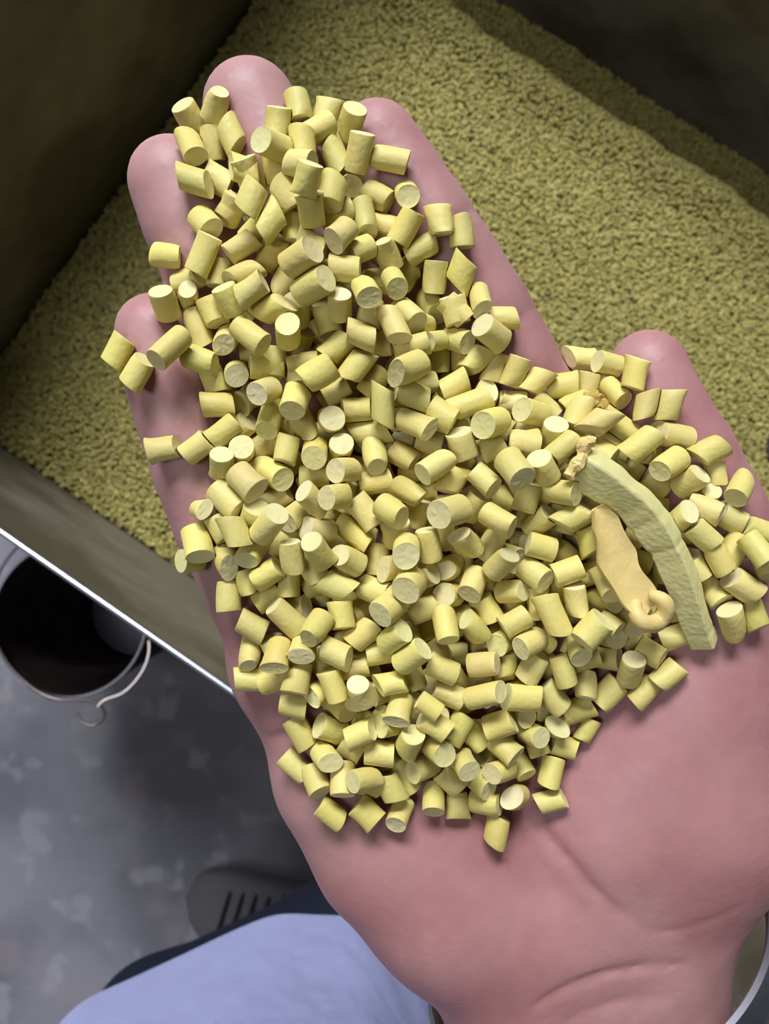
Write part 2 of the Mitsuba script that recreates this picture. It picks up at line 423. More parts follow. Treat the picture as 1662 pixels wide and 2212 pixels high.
rng = np.random.default_rng(11)
step = 0.0043
na, nb = int((right_bed - left_bed) / step), int((far_bed - near_bed) / step)
A, B = np.meshgrid(np.arange(na), np.arange(nb), indexing='ij')
A = left_bed + step * (A + 0.5 * (B % 2) + 0.5 + rng.uniform(-.42, .42, A.shape)); B = near_bed + step * (B + 0.5 + rng.uniform(-.42, .42, B.shape))
A, B = A.ravel(), B.ravel()
keep = (A > left_bed + .003) & (A < right_bed - .003) & (B > near_bed + .003) & (B < far_bed - .003)
A, B = A[keep], B[keep]; n = len(A)
C = A[:, None] * E1 + B[:, None] * E2 + (bed_height(A, B) + rng.uniform(-.0015, .0022, n))[:, None] * np.array([0, 0, 1])
ang, tilt = rng.uniform(0, 2 * np.pi, n), np.arcsin(rng.uniform(-.75, .75, n))
z = np.stack([np.cos(tilt) * np.cos(ang), np.cos(tilt) * np.sin(ang), np.sin(tilt)], 1)
x = np.stack([-np.sin(ang), np.cos(ang), 0 * ang], 1); y = np.cross(z, x)
rad, hl = rng.uniform(.0021, .0026, n), rng.uniform(.0025, .0032, n)
th = np.arange(6) / 6 * 2 * np.pi
ring = rad[:, None, None] * (np.cos(th)[None, :, None] * x[:, None] + np.sin(th)[None, :, None] * y[:, None])
sk = rng.uniform(-.4, .4, n)[:, None, None] * (np.sin(th)[None, :, None] * rad[:, None, None]) * z[:, None]
lo, hi = C[:, None] + ring + sk - hl[:, None, None] * z[:, None], C[:, None] + ring + sk + hl[:, None, None] * z[:, None]
V = np.concatenate([lo, hi], 1).reshape(-1, 3)
f = [[k, (k + 1) % 6, 6 + (k + 1) % 6] for k in range(6)] + [[k, 6 + (k + 1) % 6, 6 + k] for k in range(6)] + [[0, k + 1, k] for k in range(1, 5)] + [[6, 6 + k, 7 + k] for k in range(1, 5)]
F = (np.array(f)[None] + 12 * np.arange(n)[:, None, None]).reshape(-1, 3)
tone = rng.uniform(.78, 1.1, n)[:, None] * np.array([.325, .28, .082]) * np.where(rng.random(n) < .1, 1.18, 1)[:, None]
col = np.repeat(tone, 12, 0)
scene['pellet_bed__loose_pellets'] = mikit.ply(trimesh.Trimesh(V, F, process=False), 'bed_plastic', smooth=False, color=np.clip(col, 0, 1))
tag('pellet_bed', 'bed of countless yellow plastic pellets filling the brown bin below the hand', 'pellets', kind='stuff')
tag('pellet_bed__loose_pellets', kind='stuff')
del V, F, col, ring, lo, hi

# ------------------------------------------------------------------ pail with a wire handle on the floor
def lathe(profile, sides, center):
    m = trimesh.creation.revolve(np.array(profile), sections=sides)
    m.apply_translation(center)
    return m


pc = PAIL * [1, 1, 0]; PR, PH, PB = 0.0852, 0.28, 0.066
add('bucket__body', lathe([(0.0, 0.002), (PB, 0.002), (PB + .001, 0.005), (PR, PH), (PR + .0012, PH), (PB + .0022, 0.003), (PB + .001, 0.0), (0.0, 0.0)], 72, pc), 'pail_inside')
add('bucket__bottom', lathe([(0.0, 0.0065), (PB - .002, 0.0065), (PB - .001, 0.006), (PB - .001, 0.0025), (0.0, 0.0025)], 60, pc), 'pail_bottom', 'pale metal bottom of the pail')
a = np.linspace(0, 2 * np.pi, 73)[:-1]
add('bucket__rim', tube([pc + [(PR + .001) * math.cos(t), (PR + .001) * math.sin(t), PH] for t in a], 0.0020, 8, closed=True), 'pail_zinc', 'rolled zinc rim')
# the bail lies down along the rim, with a kink for the hand
hp = [[on_z(*px, PH + .006) for px in part] for part in (
    [(40, 1180), (-5, 1245), (-20, 1330), (2, 1410), (58, 1477), (130, 1512), (186, 1512), (213, 1521), (226, 1542), (212, 1563), (188, 1565), (170, 1551), (163, 1538)],
    [(322, 1384), (317, 1430), (292, 1472), (258, 1500), (226, 1512), (212, 1526)])]
wire = trimesh.util.concatenate([tube(spline(q, 90), 0.0019, 8) for q in hp])
add('bucket__handle', wire, 'wire', 'bent wire handle with a hooked end')
tag('bucket', 'dark stained metal pail with a wire handle on the concrete floor beside the bin', 'bucket')

# ------------------------------------------------------------------ the person: hand and forearm, then clothes
fld = build_hand()
skin = relax(fld.mesh(), 3)
add('person', skin, 'skin', 'person in pale blue shirt and dark trousers holding yellow pellets in one open palm', 'person', smooth=True)


def loft(rings, cap=True):
    n = len(rings[0]); V = np.vstack(rings); F = []
    for i in range(len(rings) - 1):
        for k in range(n):
            l = (k + 1) % n
            F += [[i * n + k, i * n + l, (i + 1) * n + l], [i * n + k, (i + 1) * n + l, (i + 1) * n + k]]
    if cap:
        V = np.vstack([V, rings[0].mean(0), rings[-1].mean(0)]); e = len(rings) * n
        for k in range(n):
            l = (k + 1) % n
            F += [[e, l, k], [e + 1, e - n + k, e - n + l]]
    m = trimesh.Trimesh(V, F, process=False); m.fix_normals()
    return m


hem = [(110, 2240), (180, 2163), (250, 2128), (330, 2092), (420, 2050), (540, 1995), (600, 1976), (680, 1976), (770, 1984), (880, 2070), (945, 2180), (960, 2290), (940, 2500), (800, 2640), (500, 2680), (220, 2600), (90, 2420)]
hz = 0.60
hem = np.array([on_z(u_, v_, hz) for u_, v_ in hem]); hem = np.vstack([hem, hem[:1]])
from scipy.interpolate import CubicSpline
tt = np.concatenate([[0], np.cumsum(np.linalg.norm(np.diff(hem, axis=0), axis=1))])
hem = CubicSpline(tt, hem, bc_type='periodic')(np.linspace(0, tt[-1], 121)[:-1])
mid = hem.mean(0)
rings = []
for k, t in enumerate(np.linspace(0, 1, 26)):
    s_ = 1.0 - 0.10 * t
    r_ = mid + (hem - mid) * [s_, s_, 1] + np.array([0.02 * t, -0.07 * t, 0.52 * t])
    g = np.arange(len(r_))
    d = (r_ - r_.mean(0)) * [1, 1, 0]; d /= np.linalg.norm(d, axis=1, keepdims=True)
    r_ = r_ + d * (0.006 * (meshkit.fbm(np.stack([g * .16, np.full(len(g), t * 9), 0 * g], 1), 3, 4) - .5) * min(1, t * 8))[:, None]
    rings.append(r_)
inner = mid + (hem - mid) * [.985, .985, 1] + [0, 0, .004]
torso = loft([inner] + rings)
idx_, mid_, rin_, pin_, thu_, pal_, arm_ = bones()
elbow = arm_[-1][1][0]
sleeve = Field(elbow - .12, elbow + [.12, .12, .40], 0.006)
sh = rings[-1].mean(0) + [.12, 0, -.05]
sleeve = Field(np.minimum(elbow, sh) - .10, np.maximum(elbow, sh) + .10, 0.006)
sleeve.cone(elbow + (elbow - arm_[-1][0][0]) * -.25, elbow, .050, .058, .01)
sleeve.cone(elbow, sh, .058, .075, .02)
add('person__shirt', trimesh.util.concatenate([torso, relax(sleeve.mesh(), 2)]), 'shirt_cloth', 'pale lavender blue shirt', smooth=60)

hipA, hipB = on_z(755, 2078, .50), on_z(352, 2240, .50)
tr = Field(np.array([min(hipB[0], -.6), -.75, 0.02]), np.array([.15, -.15, .60]), 0.006)
tr.cone(hipA, hipB, .068, .060, .02)
tr.cone(hipA + [0, -.12, 0], hipB + [0, -.08, 0], .08, .075, .03)
ankA, ankB = on_z(690, 2000, .09), on_z(330, 2330, .09)
tr.cone(hipA, ankA, .066, .050, .02)
tr.cone(hipB, ankB, .060, .050, .02)
tr.cone(hipA + [0, -.12, 0], ankA + [0, -.02, 0], .07, .05, .02)
add('person__trousers', relax(tr.mesh(), 3), 'trouser_cloth', 'dark navy trousers', smooth=True)


def shoe(i, heel, toe):
    d = (toe - heel) * [1, 1, 0]; ln = np.linalg.norm(d); d /= ln; w = np.array([-d[1], d[0], 0])
    rr = []
    for t in np.linspace(0, 1, 22):
        e_ = max(0, (t - .68) / .32, (.18 - t) / .18)
        half = 0.052 * math.sqrt(max(0, 1 - e_ * e_)) * (0.82 + 0.2 * t) + 0.0015
        top = (0.085 - 0.035 * t) * (1 - max(0, (t - .75) / .25) ** 2 * .75) + .004
        a = np.linspace(0, 2 * np.pi, 29)[:-1]
        c, s = np.cos(a), np.sin(a)
        rr.append(heel * [1, 1, 0] + d * ln * t + w * (half * np.sign(c) * np.abs(c) ** .7)[:, None] + np.array([0, 0, 1]) * (top / 2 + top / 2 * np.sign(s) * np.abs(s) ** .6)[:, None])
    key = 'person__shoe' + (f'_{i:03d}' if i else '')
    add(key, loft(rr), 'shoe_fabric', 'dark grey shoe with black laces', smooth=50)
    for j, t in enumerate((.40, .48, .56, .64, .72)):
        top = (0.085 - 0.035 * t) + .0045
        c = np.linspace(-1, 1, 13)
        pts = [heel * [1, 1, 0] + d * (ln * t + .008 * q) + w * (.044 * q) + np.array([0, 0, top - .020 * q ** 4]) for q in c]
        add(key + '__lace' + (f'_{j:03d}' if j else ''), tube(pts, 0.0035, 6), 'shoe_strap')


shoe(0, on_z(740, 1990, 0.03), on_z(396, 1946, 0.03))
shoe(1, on_z(420, 2350, 0.03), on_z(120, 2320, 0.03))


# the steel bangle on the wrist
br = 0.0397; ctr = at(1286.6, 2052.7, .2016)
arm_dir = at(1430, 2600, .225) - at(1280, 2170, .203); arm_dir /= np.linalg.norm(arm_dir)
bn = arm_dir - .1316 * FWD + .1042 * np.cross(arm_dir, FWD); bn /= np.linalg.norm(bn)
e1_ = np.cross(bn, FWD); e1_ /= np.linalg.norm(e1_); e2_ = np.cross(bn, e1_)
spokes = [e1_ * math.cos(q) + e2_ * math.sin(q) for q in np.arange(120) / 120 * 2 * np.pi]
V, F = [], []
prof = [(-.0038, .0), (-.0033, .0011), (0, .0018), (.0033, .0011), (.0038, 0), (.0031, -.0008), (-.0031, -.0008)]
for s_ in spokes:
    for h_, o_ in prof:
        V.append(ctr + s_ * (br + o_) + bn * h_)
m_ = len(prof)
for i in range(len(spokes)):
    j = (i + 1) % len(spokes)
    for k in range(m_):
        l = (k + 1) % m_
        F += [[i * m_ + k, i * m_ + l, j * m_ + l], [i * m_ + k, j * m_ + l, j * m_ + k]]
bang = trimesh.Trimesh(V, F, process=False); bang.fix_normals()
add('bangle', bang, 'steel', 'smooth steel bangle around the wrist at the lower right', 'bangle', smooth=40)

N_SINGLE = 300
NAMED = {   # pellets that can be told apart: row -> label
    0: 'pale pellet half hidden at the extreme upper left of the heap',
    1: 'pellet at the upper left end of the heap, on the middle finger',
    2: 'long pellet between the tips of ring and middle finger, cut end down',
    3: 'rhombus shaped pellet on the middle finger, right of the upper left cluster',
    6: 'slanted pellet on the ring finger, below the long one at the fingertip gap',
    28: 'large pellet with cut face to the right, upper one of the stacked pair mid finger',
    29: 'large pellet with cut face to the right, lower one of the stacked pair mid finger',
    33: 'upright pellet on the middle fingertip, left one of the top row',
    34: 'pellet in the top row, right beside the upright one on the middle fingertip',
    38: 'pellet with its round face turned left, on bare skin of the middle finger',
    41: 'tall leaning pellet standing out at the upper right of the heap by the index fingertip',
    43: 'yellow pellet lying on the index fingertip, right of the tall leaning pellet',
    48: 'slanting pellet, left one of the row of three on the index finger joint',
    49: 'middle pellet of the row of three on the index finger joint',
    50: 'rightmost pellet of the row of three on the index finger joint',
    52: 'pellet with a bright cut top just below the row of three on the index finger',
    57: 'upright pellet beside the index finger, left of a pointed one',
    58: 'pointed leaf shaped pellet touching the index finger',
    60: 'yellow pellet jutting over the outer edge of the ring finger',
    61: 'stubby pellet standing on the tip of the little finger with its pale cut face up',
    62: 'small round pellet face just right of the stubby one on the little fingertip',
    69: 'long yellow pellet lying diagonally at the inner side of the little fingertip',
    70: 'pellet at the lower right end of the long diagonal one on the little finger',
    77: 'yellow pellet perched on the outer edge of the little fingertip, left of its twin',
    78: 'pellet on the little finger, lower right one of the slanted pair at its edge',
    111: 'big pellet with bright slanted cut at the heap edge by the index finger',
    114: 'slanted pellet alone on the index finger root, near the gap to the thumb',
    119: 'large pellet with a whitish rough cut end, above the torn one',
    125: 'pellet deep in the gap between index finger and thumb',
    129: 'upright pellet lying closest to the thumb tip',
    131: 'pellet on the thumb, left one of the upright pair',
    132: 'pellet on the thumb, right one of the upright pair',
    140: 'long pellet with a rough round end above the strip, pointing left',
    149: 'pellet with its dark end turned left at the right edge of the thumb root',
    157: 'ragged pellet at the right end of the heap above the long one by the strip',
    159: 'long pellet right of the lower end of the plastic strip, pale end up',
    165: 'yellow pellet lying alone across the little finger, left one of the loose pair',
    166: 'yellow pellet on the little finger, right one of the loose pair beside the heap',
    169: 'upper one of two parallel fat pellets at the left edge of the heap',
    170: 'lower one of two parallel fat pellets at the left edge of the heap',
    178: 'large pellet at the left edge of the heap over the little finger root',
    180: 'pellet poking out farthest left below the large one at the heap edge',
    201: 'large pellet with a broad torn grey cut end, upper middle of the heap',
    205: 'big round cut end, topmost of three in a chain in the middle of the heap',
    206: 'big round cut end, middle one of three in a chain in the heap',
    207: 'big round cut end, lowest of three in a chain in the heap',
    255: 'small square pellet lying on top of another in the lower heap',
    277: 'upright pellet with a pale round top at the lower right of the heap',
    278: 'lone slanted pellet farthest right on the bare palm',
    283: 'leftmost pellet on the heel side of the palm, beside the crease',
    284: 'pellet leaning on the leftmost one at the heel side, dark cut end down',
    285: 'yellow pellet at the lower left corner of the heap on the palm',
    290: 'round cut pellet end at the bottom edge of the heap, second from lower left',
    292: 'oval cut end of a pellet at the bottom edge of the heap',
    294: 'slanted pellet on bare palm left of the lowest pellet',
    297: 'pellet at the lowest point of the heap on the palm',
    298: 'pellet standing just above the lower right corner pellet of the heap',
    299: 'pellet at the lower right corner of the heap, on the ball of the thumb',
}


def heap_label(row, u, v):
    """Label and group of a pellet in the crowd: how it lies and over which part of the hand."""
    place = 'beside the thumb' if u > 1180 and v < 1420 else 'over the fingers' if v < 700 else 'over the finger roots' if v < 1120 else 'on the palm'
    how = 'with round cut end turned up' if row[4] >= 45 else 'tilted, cut end showing' if row[4] >= 20 else 'lying flat with slanted ends' if abs(row[5]) >= 10 else 'lying flat on its side'
    return f'pale yellow pellet {how}, in the heap {place}', f'pellets {how} {place}'

# ------------------------------------------------------------------ the pellets in the hand
# x y z (0.01 mm, camera axes), direction and rise of the axis (degrees), slant of the cut ends (degrees), radius, length (0.01 mm)
PELLETS = """
-3614 7308 -16369 120 40 0 238 573
-3077 7405 -16031 60 35 0 231 530
-3514 6646 -16002 -65 30 0 219 657
-2782 6844 -15998 -65 0 -27 228 511
-3184 6795 -16288 90 10 -8 219 589
-2509 6129 -15790 -20 0 -25 234 526
-3435 5964 -15811 -17 0 -24 229 586
-3085 6120 -16182 -30 0 -5 240 576
-2806 5561 -16139 60 35 0 227 547
-3259 5252 -15950 -50 30 0 235 512
-2802 5567 -16137 50 10 -2 232 529
-2321 5492 -15348 68 0 18 240 512
-2443 6077 -15825 110 35 0 235 578
-1981 6193 -15992 100 10 20 223 580
-1751 5609 -15585 -60 0 -2 240 508
-1469 6076 -15334 -15 25 0 235 507
-2015 5113 -15508 55 0 25 230 543
-1317 5631 -14864 70 30 0 223 533
-937 5681 -15641 -100 15 0 238 533
-1651 5142 -15906 90 0 5 181 479
-1286 5284 -15392 95 40 0 229 572
-905 5434 -16027 20 0 -1 223 533
-1304 4727 -15648 -33 0 -17 238 548
-765 4877 -15429 -125 35 0 230 526
-3243 4601 -15717 65 10 4 218 711
-2572 4769 -15782 33 5 -12 220 576
-2337 5153 -16096 35 30 0 227 585
-2071 4727 -16090 60 35 0 228 583
-1462 4411 -15275 25 30 0 264 590
-1256 3971 -15439 20 35 0 269 629
-698 4325 -15623 -10 5 -9 235 545
-1844 4255 -16159 60 0 30 223 559
-2509 4254 -15749 25 0 -20 220 563
-1924 7013 -15850 85 5 4 234 538
-1570 7425 -16114 -75 5 5 238 523
-1097 7458 -16469 70 0 -9 227 572
-620 7189 -16217 60 50 0 227 565
-1462 6549 -15710 95 0 10 233 584
-1967 6436 -15420 180 50 0 243 566
-920 6584 -16239 -67 0 -29 238 519
-1240 6973 -16084 30 0 -3 236 576
-465 6531 -15979 75 30 0 228 674
-621 6159 -16409 -90 50 0 230 585
111 6483 -16168 -15 10 2 226 658
416 5840 -16181 -80 60 0 218 487
-376 5378 -16114 -77 5 -7 233 583
-148 5903 -16419 -30 0 6 241 534
3 5363 -16563 -15 0 9 242 522
388 5222 -16113 60 15 0 238 634
1012 5345 -16115 -80 0 5 228 513
1430 5200 -16349 -85 0 2 239 575
686 4902 -16396 30 0 5 221 550
60 4734 -16147 115 38 0 224 547
-452 4739 -15906 -150 25 0 231 516
416 4548 -16839 60 0 8 239 530
-314 3865 -15447 -70 50 0 229 512
173 4178 -15983 -70 50 0 218 523
946 4406 -16472 85 20 0 226 583
1428 4460 -16337 70 20 25 240 546
421 4551 -16828 30 0 8 188 477
-3999 4709 -16171 -12 15 -10 239 534
-3962 3758 -15872 100 50 0 233 567
-3573 3918 -16002 70 66 0 189 431
-3429 3386 -16200 -70 0 -3 235 619
-2762 3770 -15662 115 30 0 219 519
-2329 3900 -15404 34 5 11 219 525
-2003 3628 -15705 20 25 -30 233 579
-2370 3116 -15541 -40 18 0 226 655
-2880 3161 -16080 -100 55 0 228 506
-3784 2886 -15460 -128 28 0 237 712
-3333 2751 -15940 -20 0 -7 227 565
-2732 2560 -16195 -60 70 0 226 517
-3188 2496 -16370 -68 0 7 223 578
-3079 1978 -16217 180 5 -8 230 566
-2623 2129 -16669 -120 55 0 231 479
-2158 2159 -15738 -145 55 0 230 460
-2110 1759 -16251 -100 35 0 219 671
-4827 2902 -15923 63 0 12 236 550
-4434 2496 -15755 60 0 12 232 547
-1713 3193 -15614 80 65 0 231 506
-803 3722 -15764 90 55 0 222 529
-1057 3577 -16297 105 15 0 236 585
-428 3166 -15736 -25 0 -22 225 543
160 3353 -15710 -68 20 20 218 643
681 3508 -16542 -170 60 0 235 475
496 3004 -16011 15 0 -3 219 638
926 3185 -16388 -160 50 0 192 466
1380 3245 -16564 -30 45 0 231 544
1325 3755 -16353 -45 0 3 224 547
1315 3754 -16356 105 10 0 241 523
-869 3028 -16127 42 0 -12 222 533
-503 2650 -15973 53 0 -20 220 583
-1178 2460 -15581 30 0 -11 258 584
-902 2249 -16378 35 0 6 218 512
425 2555 -15590 -150 35 0 265 657
513 2156 -16181 -22 0 -15 240 643
-29 1937 -16026 90 12 30 220 704
-507 1896 -16328 -175 15 0 228 571
578 1599 -16076 -25 35 0 226 681
1065 1778 -16115 -37 10 -9 230 515
-1603 1996 -15752 -100 45 0 237 574
-974 1693 -16131 0 80 0 241 484
-268 1484 -16526 5 0 -25 240 660
-807 1197 -16238 60 75 0 227 483
-179 1044 -16275 -80 30 0 219 530
340 1055 -16562 -28 0 7 223 512
-1794 1162 -16142 -100 5 5 218 520
-1280 1095 -16145 -90 60 0 241 466
1300 2372 -16573 30 0 8 227 585
1780 3954 -16354 -85 40 0 197 606
2230 3665 -16633 0 0 -15 219 550
2002 3305 -16293 150 35 0 253 605
1728 2888 -16675 45 0 -20 236 565
2473 2661 -16648 70 20 0 235 571
2886 2489 -16736 45 0 -25 226 543
2452 2097 -16864 -5 15 0 219 537
1592 2008 -16289 20 0 -15 232 679
3087 2009 -16899 -40 0 5 224 533
2766 1853 -16424 170 35 0 240 548
1932 1614 -15952 -160 50 0 276 580
2583 1270 -16269 -10 0 -2 237 546
3161 1427 -16385 90 50 0 229 579
3245 1175 -16011 40 5 -7 221 549
2577 1273 -16270 -170 10 9 224 535
1433 1223 -16123 110 20 0 238 539
4013 3093 -17824 -10 0 -25 243 585
3459 2453 -17036 5 10 7 235 523
3981 2482 -17251 80 15 0 234 522
4484 2309 -17078 -55 35 0 219 520
4770 2637 -16727 82 8 9 222 575
3721 2082 -16842 20 0 -20 224 574
4890 2003 -16425 80 5 -25 218 512
5325 1998 -16435 80 12 -10 219 583
3599 1819 -16369 65 0 -1 238 508
3937 1671 -16049 40 0 -35 241 525
4395 1797 -17045 -35 0 -7 224 555
4508 1591 -16624 -37 0 10 223 716
4328 1251 -16818 -25 0 -10 227 675
4725 1244 -16197 40 5 -10 232 646
5413 1432 -16487 -12 0 -1 236 588
5246 878 -16164 -150 30 0 233 627
6042 1136 -16333 25 0 -25 238 561
5687 575 -16378 45 50 0 230 560
2907 794 -15993 125 35 0 232 527
3259 364 -16127 -10 38 0 235 588
3500 -90 -16235 30 0 -30 240 572
2929 -185 -16653 40 35 0 226 555
2680 262 -16502 70 0 -5 232 514
3857 -513 -16515 -80 0 -20 235 549
6628 434 -16387 -130 35 0 231 567
5937 38 -16285 -25 30 0 250 587
5461 -99 -16118 60 55 0 224 461
5857 -433 -16142 140 8 9 225 553
6186 -857 -16287 -60 0 -9 219 530
6832 -680 -16097 -60 30 0 224 634
7053 -365 -16581 -20 0 8 237 586
7143 -980 -16531 -80 30 0 219 535
6701 -1392 -16385 -35 0 7 263 602
6245 -1514 -16724 -60 40 0 236 568
6536 -2063 -16531 115 33 0 240 665
4185 -1283 -16378 -75 38 0 254 628
4222 -1690 -16818 0 60 0 238 527
4724 -2094 -16898 -70 50 0 218 522
5453 -1930 -17096 5 0 2 228 673
5089 -2690 -16872 -30 20 0 231 526
-4052 1148 -16048 10 0 -5 221 536
-3428 1170 -16044 35 5 -6 226 544
-2628 1132 -16206 60 75 0 238 457
-2968 873 -16063 80 50 0 225 547
-2494 551 -15873 -42 25 0 260 587
-2872 220 -16139 -42 15 0 269 645
-2100 732 -16301 -30 35 0 241 703
-743 761 -16015 -170 55 0 237 485
-858 274 -15761 -170 50 0 229 516
-1325 223 -15997 130 40 0 218 562
-2408 -84 -16086 60 45 0 232 554
-2065 -234 -15655 50 35 0 240 648
-1671 -82 -16302 -140 50 0 218 525
-3451 -572 -16225 -70 32 0 256 635
-2677 -354 -15763 -65 0 20 227 535
-3639 -912 -16491 180 55 0 223 495
-2421 -722 -16148 -120 50 0 239 570
-2160 -1150 -16088 35 5 5 233 551
-2226 -1611 -16653 38 0 3 231 515
-2568 -1309 -16408 -80 0 -8 193 463
-1666 -802 -15842 95 20 0 229 578
-1173 -731 -15742 120 38 0 218 638
-1363 -1002 -16301 120 0 2 242 560
-1218 -340 -16198 170 35 0 238 550
-554 -416 -16365 -40 10 -9 219 672
-639 -887 -16061 150 33 0 233 514
-890 -1350 -16127 -25 0 22 230 584
921 833 -15865 -146 25 0 240 634
1268 610 -16387 60 0 -15 239 525
-177 565 -16513 10 0 -6 231 569
438 370 -16149 -31 0 15 221 546
116 19 -15751 -35 30 0 239 536
-353 10 -16206 -50 0 3 238 664
1179 8 -15835 -165 42 0 275 604
2073 -149 -15982 -33 30 0 238 626
1834 603 -16235 -45 10 -4 226 519
2331 774 -15730 -60 42 0 260 605
2679 264 -16503 70 0 -5 224 541
1511 -548 -16266 140 42 0 224 565
800 -584 -16130 100 15 0 235 541
393 -696 -15719 -100 72 0 261 525
454 -1290 -15753 -130 62 0 272 540
92 -1705 -15881 -145 52 0 256 653
158 -1019 -16231 -170 40 0 225 523
703 -1203 -16427 20 40 0 227 549
1216 -1059 -16618 -160 58 0 233 485
1224 -1569 -16635 170 60 0 235 458
1657 -1333 -16441 -115 40 0 229 543
2142 -950 -16186 50 38 0 224 573
2403 -1505 -16659 10 40 0 226 547
2917 -647 -16395 165 8 0 227 515
1939 -1842 -16785 -60 0 6 240 519
-185 -1463 -16381 -20 25 0 236 542
-797 -1897 -16235 -80 0 5 226 516
-1810 -1957 -16239 135 13 -2 227 685
-2490 -2150 -16546 150 5 -8 238 569
-2547 -2656 -16718 -95 42 0 218 652
-1971 -2632 -16141 -100 45 0 230 573
-1238 -2087 -15896 -125 40 0 232 572
-1497 -2518 -16137 -100 65 0 235 461
-901 -2587 -16122 -25 0 -15 242 552
-414 -2278 -16354 40 0 -10 233 528
182 -2286 -16024 45 40 0 240 588
-74 -2646 -16529 10 0 1 226 547
-1624 -3075 -16323 -100 20 0 241 574
-1727 -3641 -16677 -10 10 -4 239 509
-949 -3201 -16241 -70 0 3 221 582
-1215 -3408 -16568 -170 50 0 238 528
-416 -3302 -16035 110 35 0 226 510
128 -3162 -16223 10 0 -10 221 508
267 -3649 -16245 -110 50 0 221 575
121 -3981 -16519 180 40 0 230 556
-1615 -4236 -16919 -60 0 -5 234 639
-1049 -4150 -16804 150 33 0 238 540
-466 -4118 -16287 25 0 7 224 544
-91 -4562 -16627 -5 5 -2 236 544
-1126 -4635 -16687 -30 60 0 232 512
504 -2607 -15921 40 30 0 232 584
720 -1830 -16531 20 0 -6 219 545
1127 -2114 -16127 -80 33 0 234 547
1686 -2185 -16510 130 25 0 220 549
2444 -2050 -16457 30 0 -1 220 513
2233 -2472 -16739 -160 55 0 226 469
2726 -2451 -16435 -160 40 0 230 584
3087 -1874 -16191 -65 0 15 223 717
1076 -2912 -16324 155 6 -4 226 575
1858 -2857 -16499 10 30 0 231 571
2827 -2956 -16793 60 0 5 239 576
3390 -3000 -16662 -75 5 -7 221 580
1196 -3433 -16565 -20 0 1 221 567
817 -3535 -15995 -35 0 -2 179 452
954 -3942 -16270 -30 10 7 221 558
1378 -4110 -16671 60 0 3 225 553
1851 -3390 -16247 20 28 0 223 658
2628 -3517 -16638 175 8 1 240 678
3248 -3567 -16926 -50 0 -6 230 566
2177 -4028 -16642 20 10 -7 243 534
2895 -4320 -17025 0 66 0 221 486
3375 -4201 -17278 120 80 0 236 513
3601 -4679 -17538 -15 0 2 220 520
2304 -4523 -16838 -35 30 0 225 552
465 -4287 -16368 70 40 0 233 534
1014 -4473 -16516 -20 65 0 233 512
1521 -4775 -16604 -45 70 0 226 490
2817 -1160 -16439 -40 35 0 238 521
2930 -1730 -16743 -85 0 2 226 554
3413 -1104 -16369 20 0 -1 239 551
3573 -1648 -16381 100 6 6 218 569
3790 -2168 -16068 48 5 2 274 581
4206 -2100 -16482 -35 20 0 195 434
3695 -2545 -16574 -100 50 0 239 564
3847 -2806 -16935 15 0 -5 229 546
4717 -3018 -16818 90 42 0 224 645
5453 -3121 -16895 40 0 -10 237 554
5034 -3506 -17079 50 0 8 231 554
3917 -3350 -17081 -95 12 8 220 516
4418 -3572 -17327 50 10 3 276 632
3833 -3918 -17428 20 0 -7 233 553
-1781 -4921 -17155 -40 3 2 223 520
-1314 -5167 -16904 -60 38 0 232 508
-1050 -5823 -17015 140 8 -9 218 535
-794 -5103 -16767 -90 28 0 232 583
-389 -5010 -16496 180 40 0 229 532
-337 -5797 -16911 -45 0 -4 242 531
120 -5282 -16836 -62 0 15 230 546
295 -5868 -17079 -120 48 0 219 516
759 -4935 -16978 -170 40 0 218 572
958 -5608 -17145 -95 50 0 229 547
2264 -4977 -16943 -175 40 0 220 562
1439 -5779 -17325 -85 0 5 218 549
1890 -5294 -17168 -30 55 0 227 488
2570 -5609 -17290 150 63 0 242 514
2232 -6309 -17457 -100 0 20 238 583
3314 -5156 -17476 -105 12 1 227 535
3317 -5765 -17544 15 0 -15 218 544
-3595 4276 -16206 20 20 0 238 539
-3119 3658 -15957 115 0 3 223 523
-2180 2639 -16082 180 25 0 230 575
-2446 2989 -16522 0 0 -4 218 552
-2765 1539 -16550 40 0 1 230 556
-3011 4383 -16095 80 0 -5 233 527
-271 3608 -16142 80 0 -1 224 511
904 3959 -16867 -60 30 0 239 520
-1612 3179 -16538 60 30 0 236 527
-200 2433 -16527 55 0 2 223 541
680 2426 -16583 10 0 4 233 582
-1522 1667 -16298 -60 0 3 230 539
856 1335 -16612 -20 0 -7 231 543
-2046 2761 -16138 90 0 5 220 540
-1601 2598 -16287 90 0 -7 238 508
-1477 2732 -16217 10 0 2 219 583
-126 3109 -16260 0 0 -3 235 528
1039 2965 -17009 90 0 -2 230 527
1485 2974 -17037 90 0 9 222 534
2103 2750 -16827 80 0 1 228 538
1919 2185 -16838 70 55 0 241 493
2447 2093 -16860 -20 0 0 190 487
1971 1173 -16392 20 0 -6 237 508
4373 2891 -17192 170 20 0 227 510
4737 727 -16989 60 0 1 224 532
5184 555 -16874 -25 0 5 231 512
6247 716 -16578 100 0 9 191 443
6114 287 -16582 90 60 0 184 444
6556 -129 -16580 -30 0 -8 242 531
6581 -751 -16644 60 0 7 241 543
6993 -1937 -16646 -70 0 -2 224 581
5843 -1054 -16517 -60 0 -5 240 517
5606 -2409 -16985 20 0 -1 237 552
4407 -2415 -17194 0 70 0 234 499
5379 -1180 -17012 90 0 4 198 444
-2940 1464 -16097 40 0 -1 222 565
-2217 1287 -16676 30 0 7 240 514
-3360 48 -16137 0 60 0 183 398
-3031 -299 -16298 -60 0 2 231 519
-1314 683 -16531 10 0 8 239 541
-2057 226 -16535 35 0 5 222 585
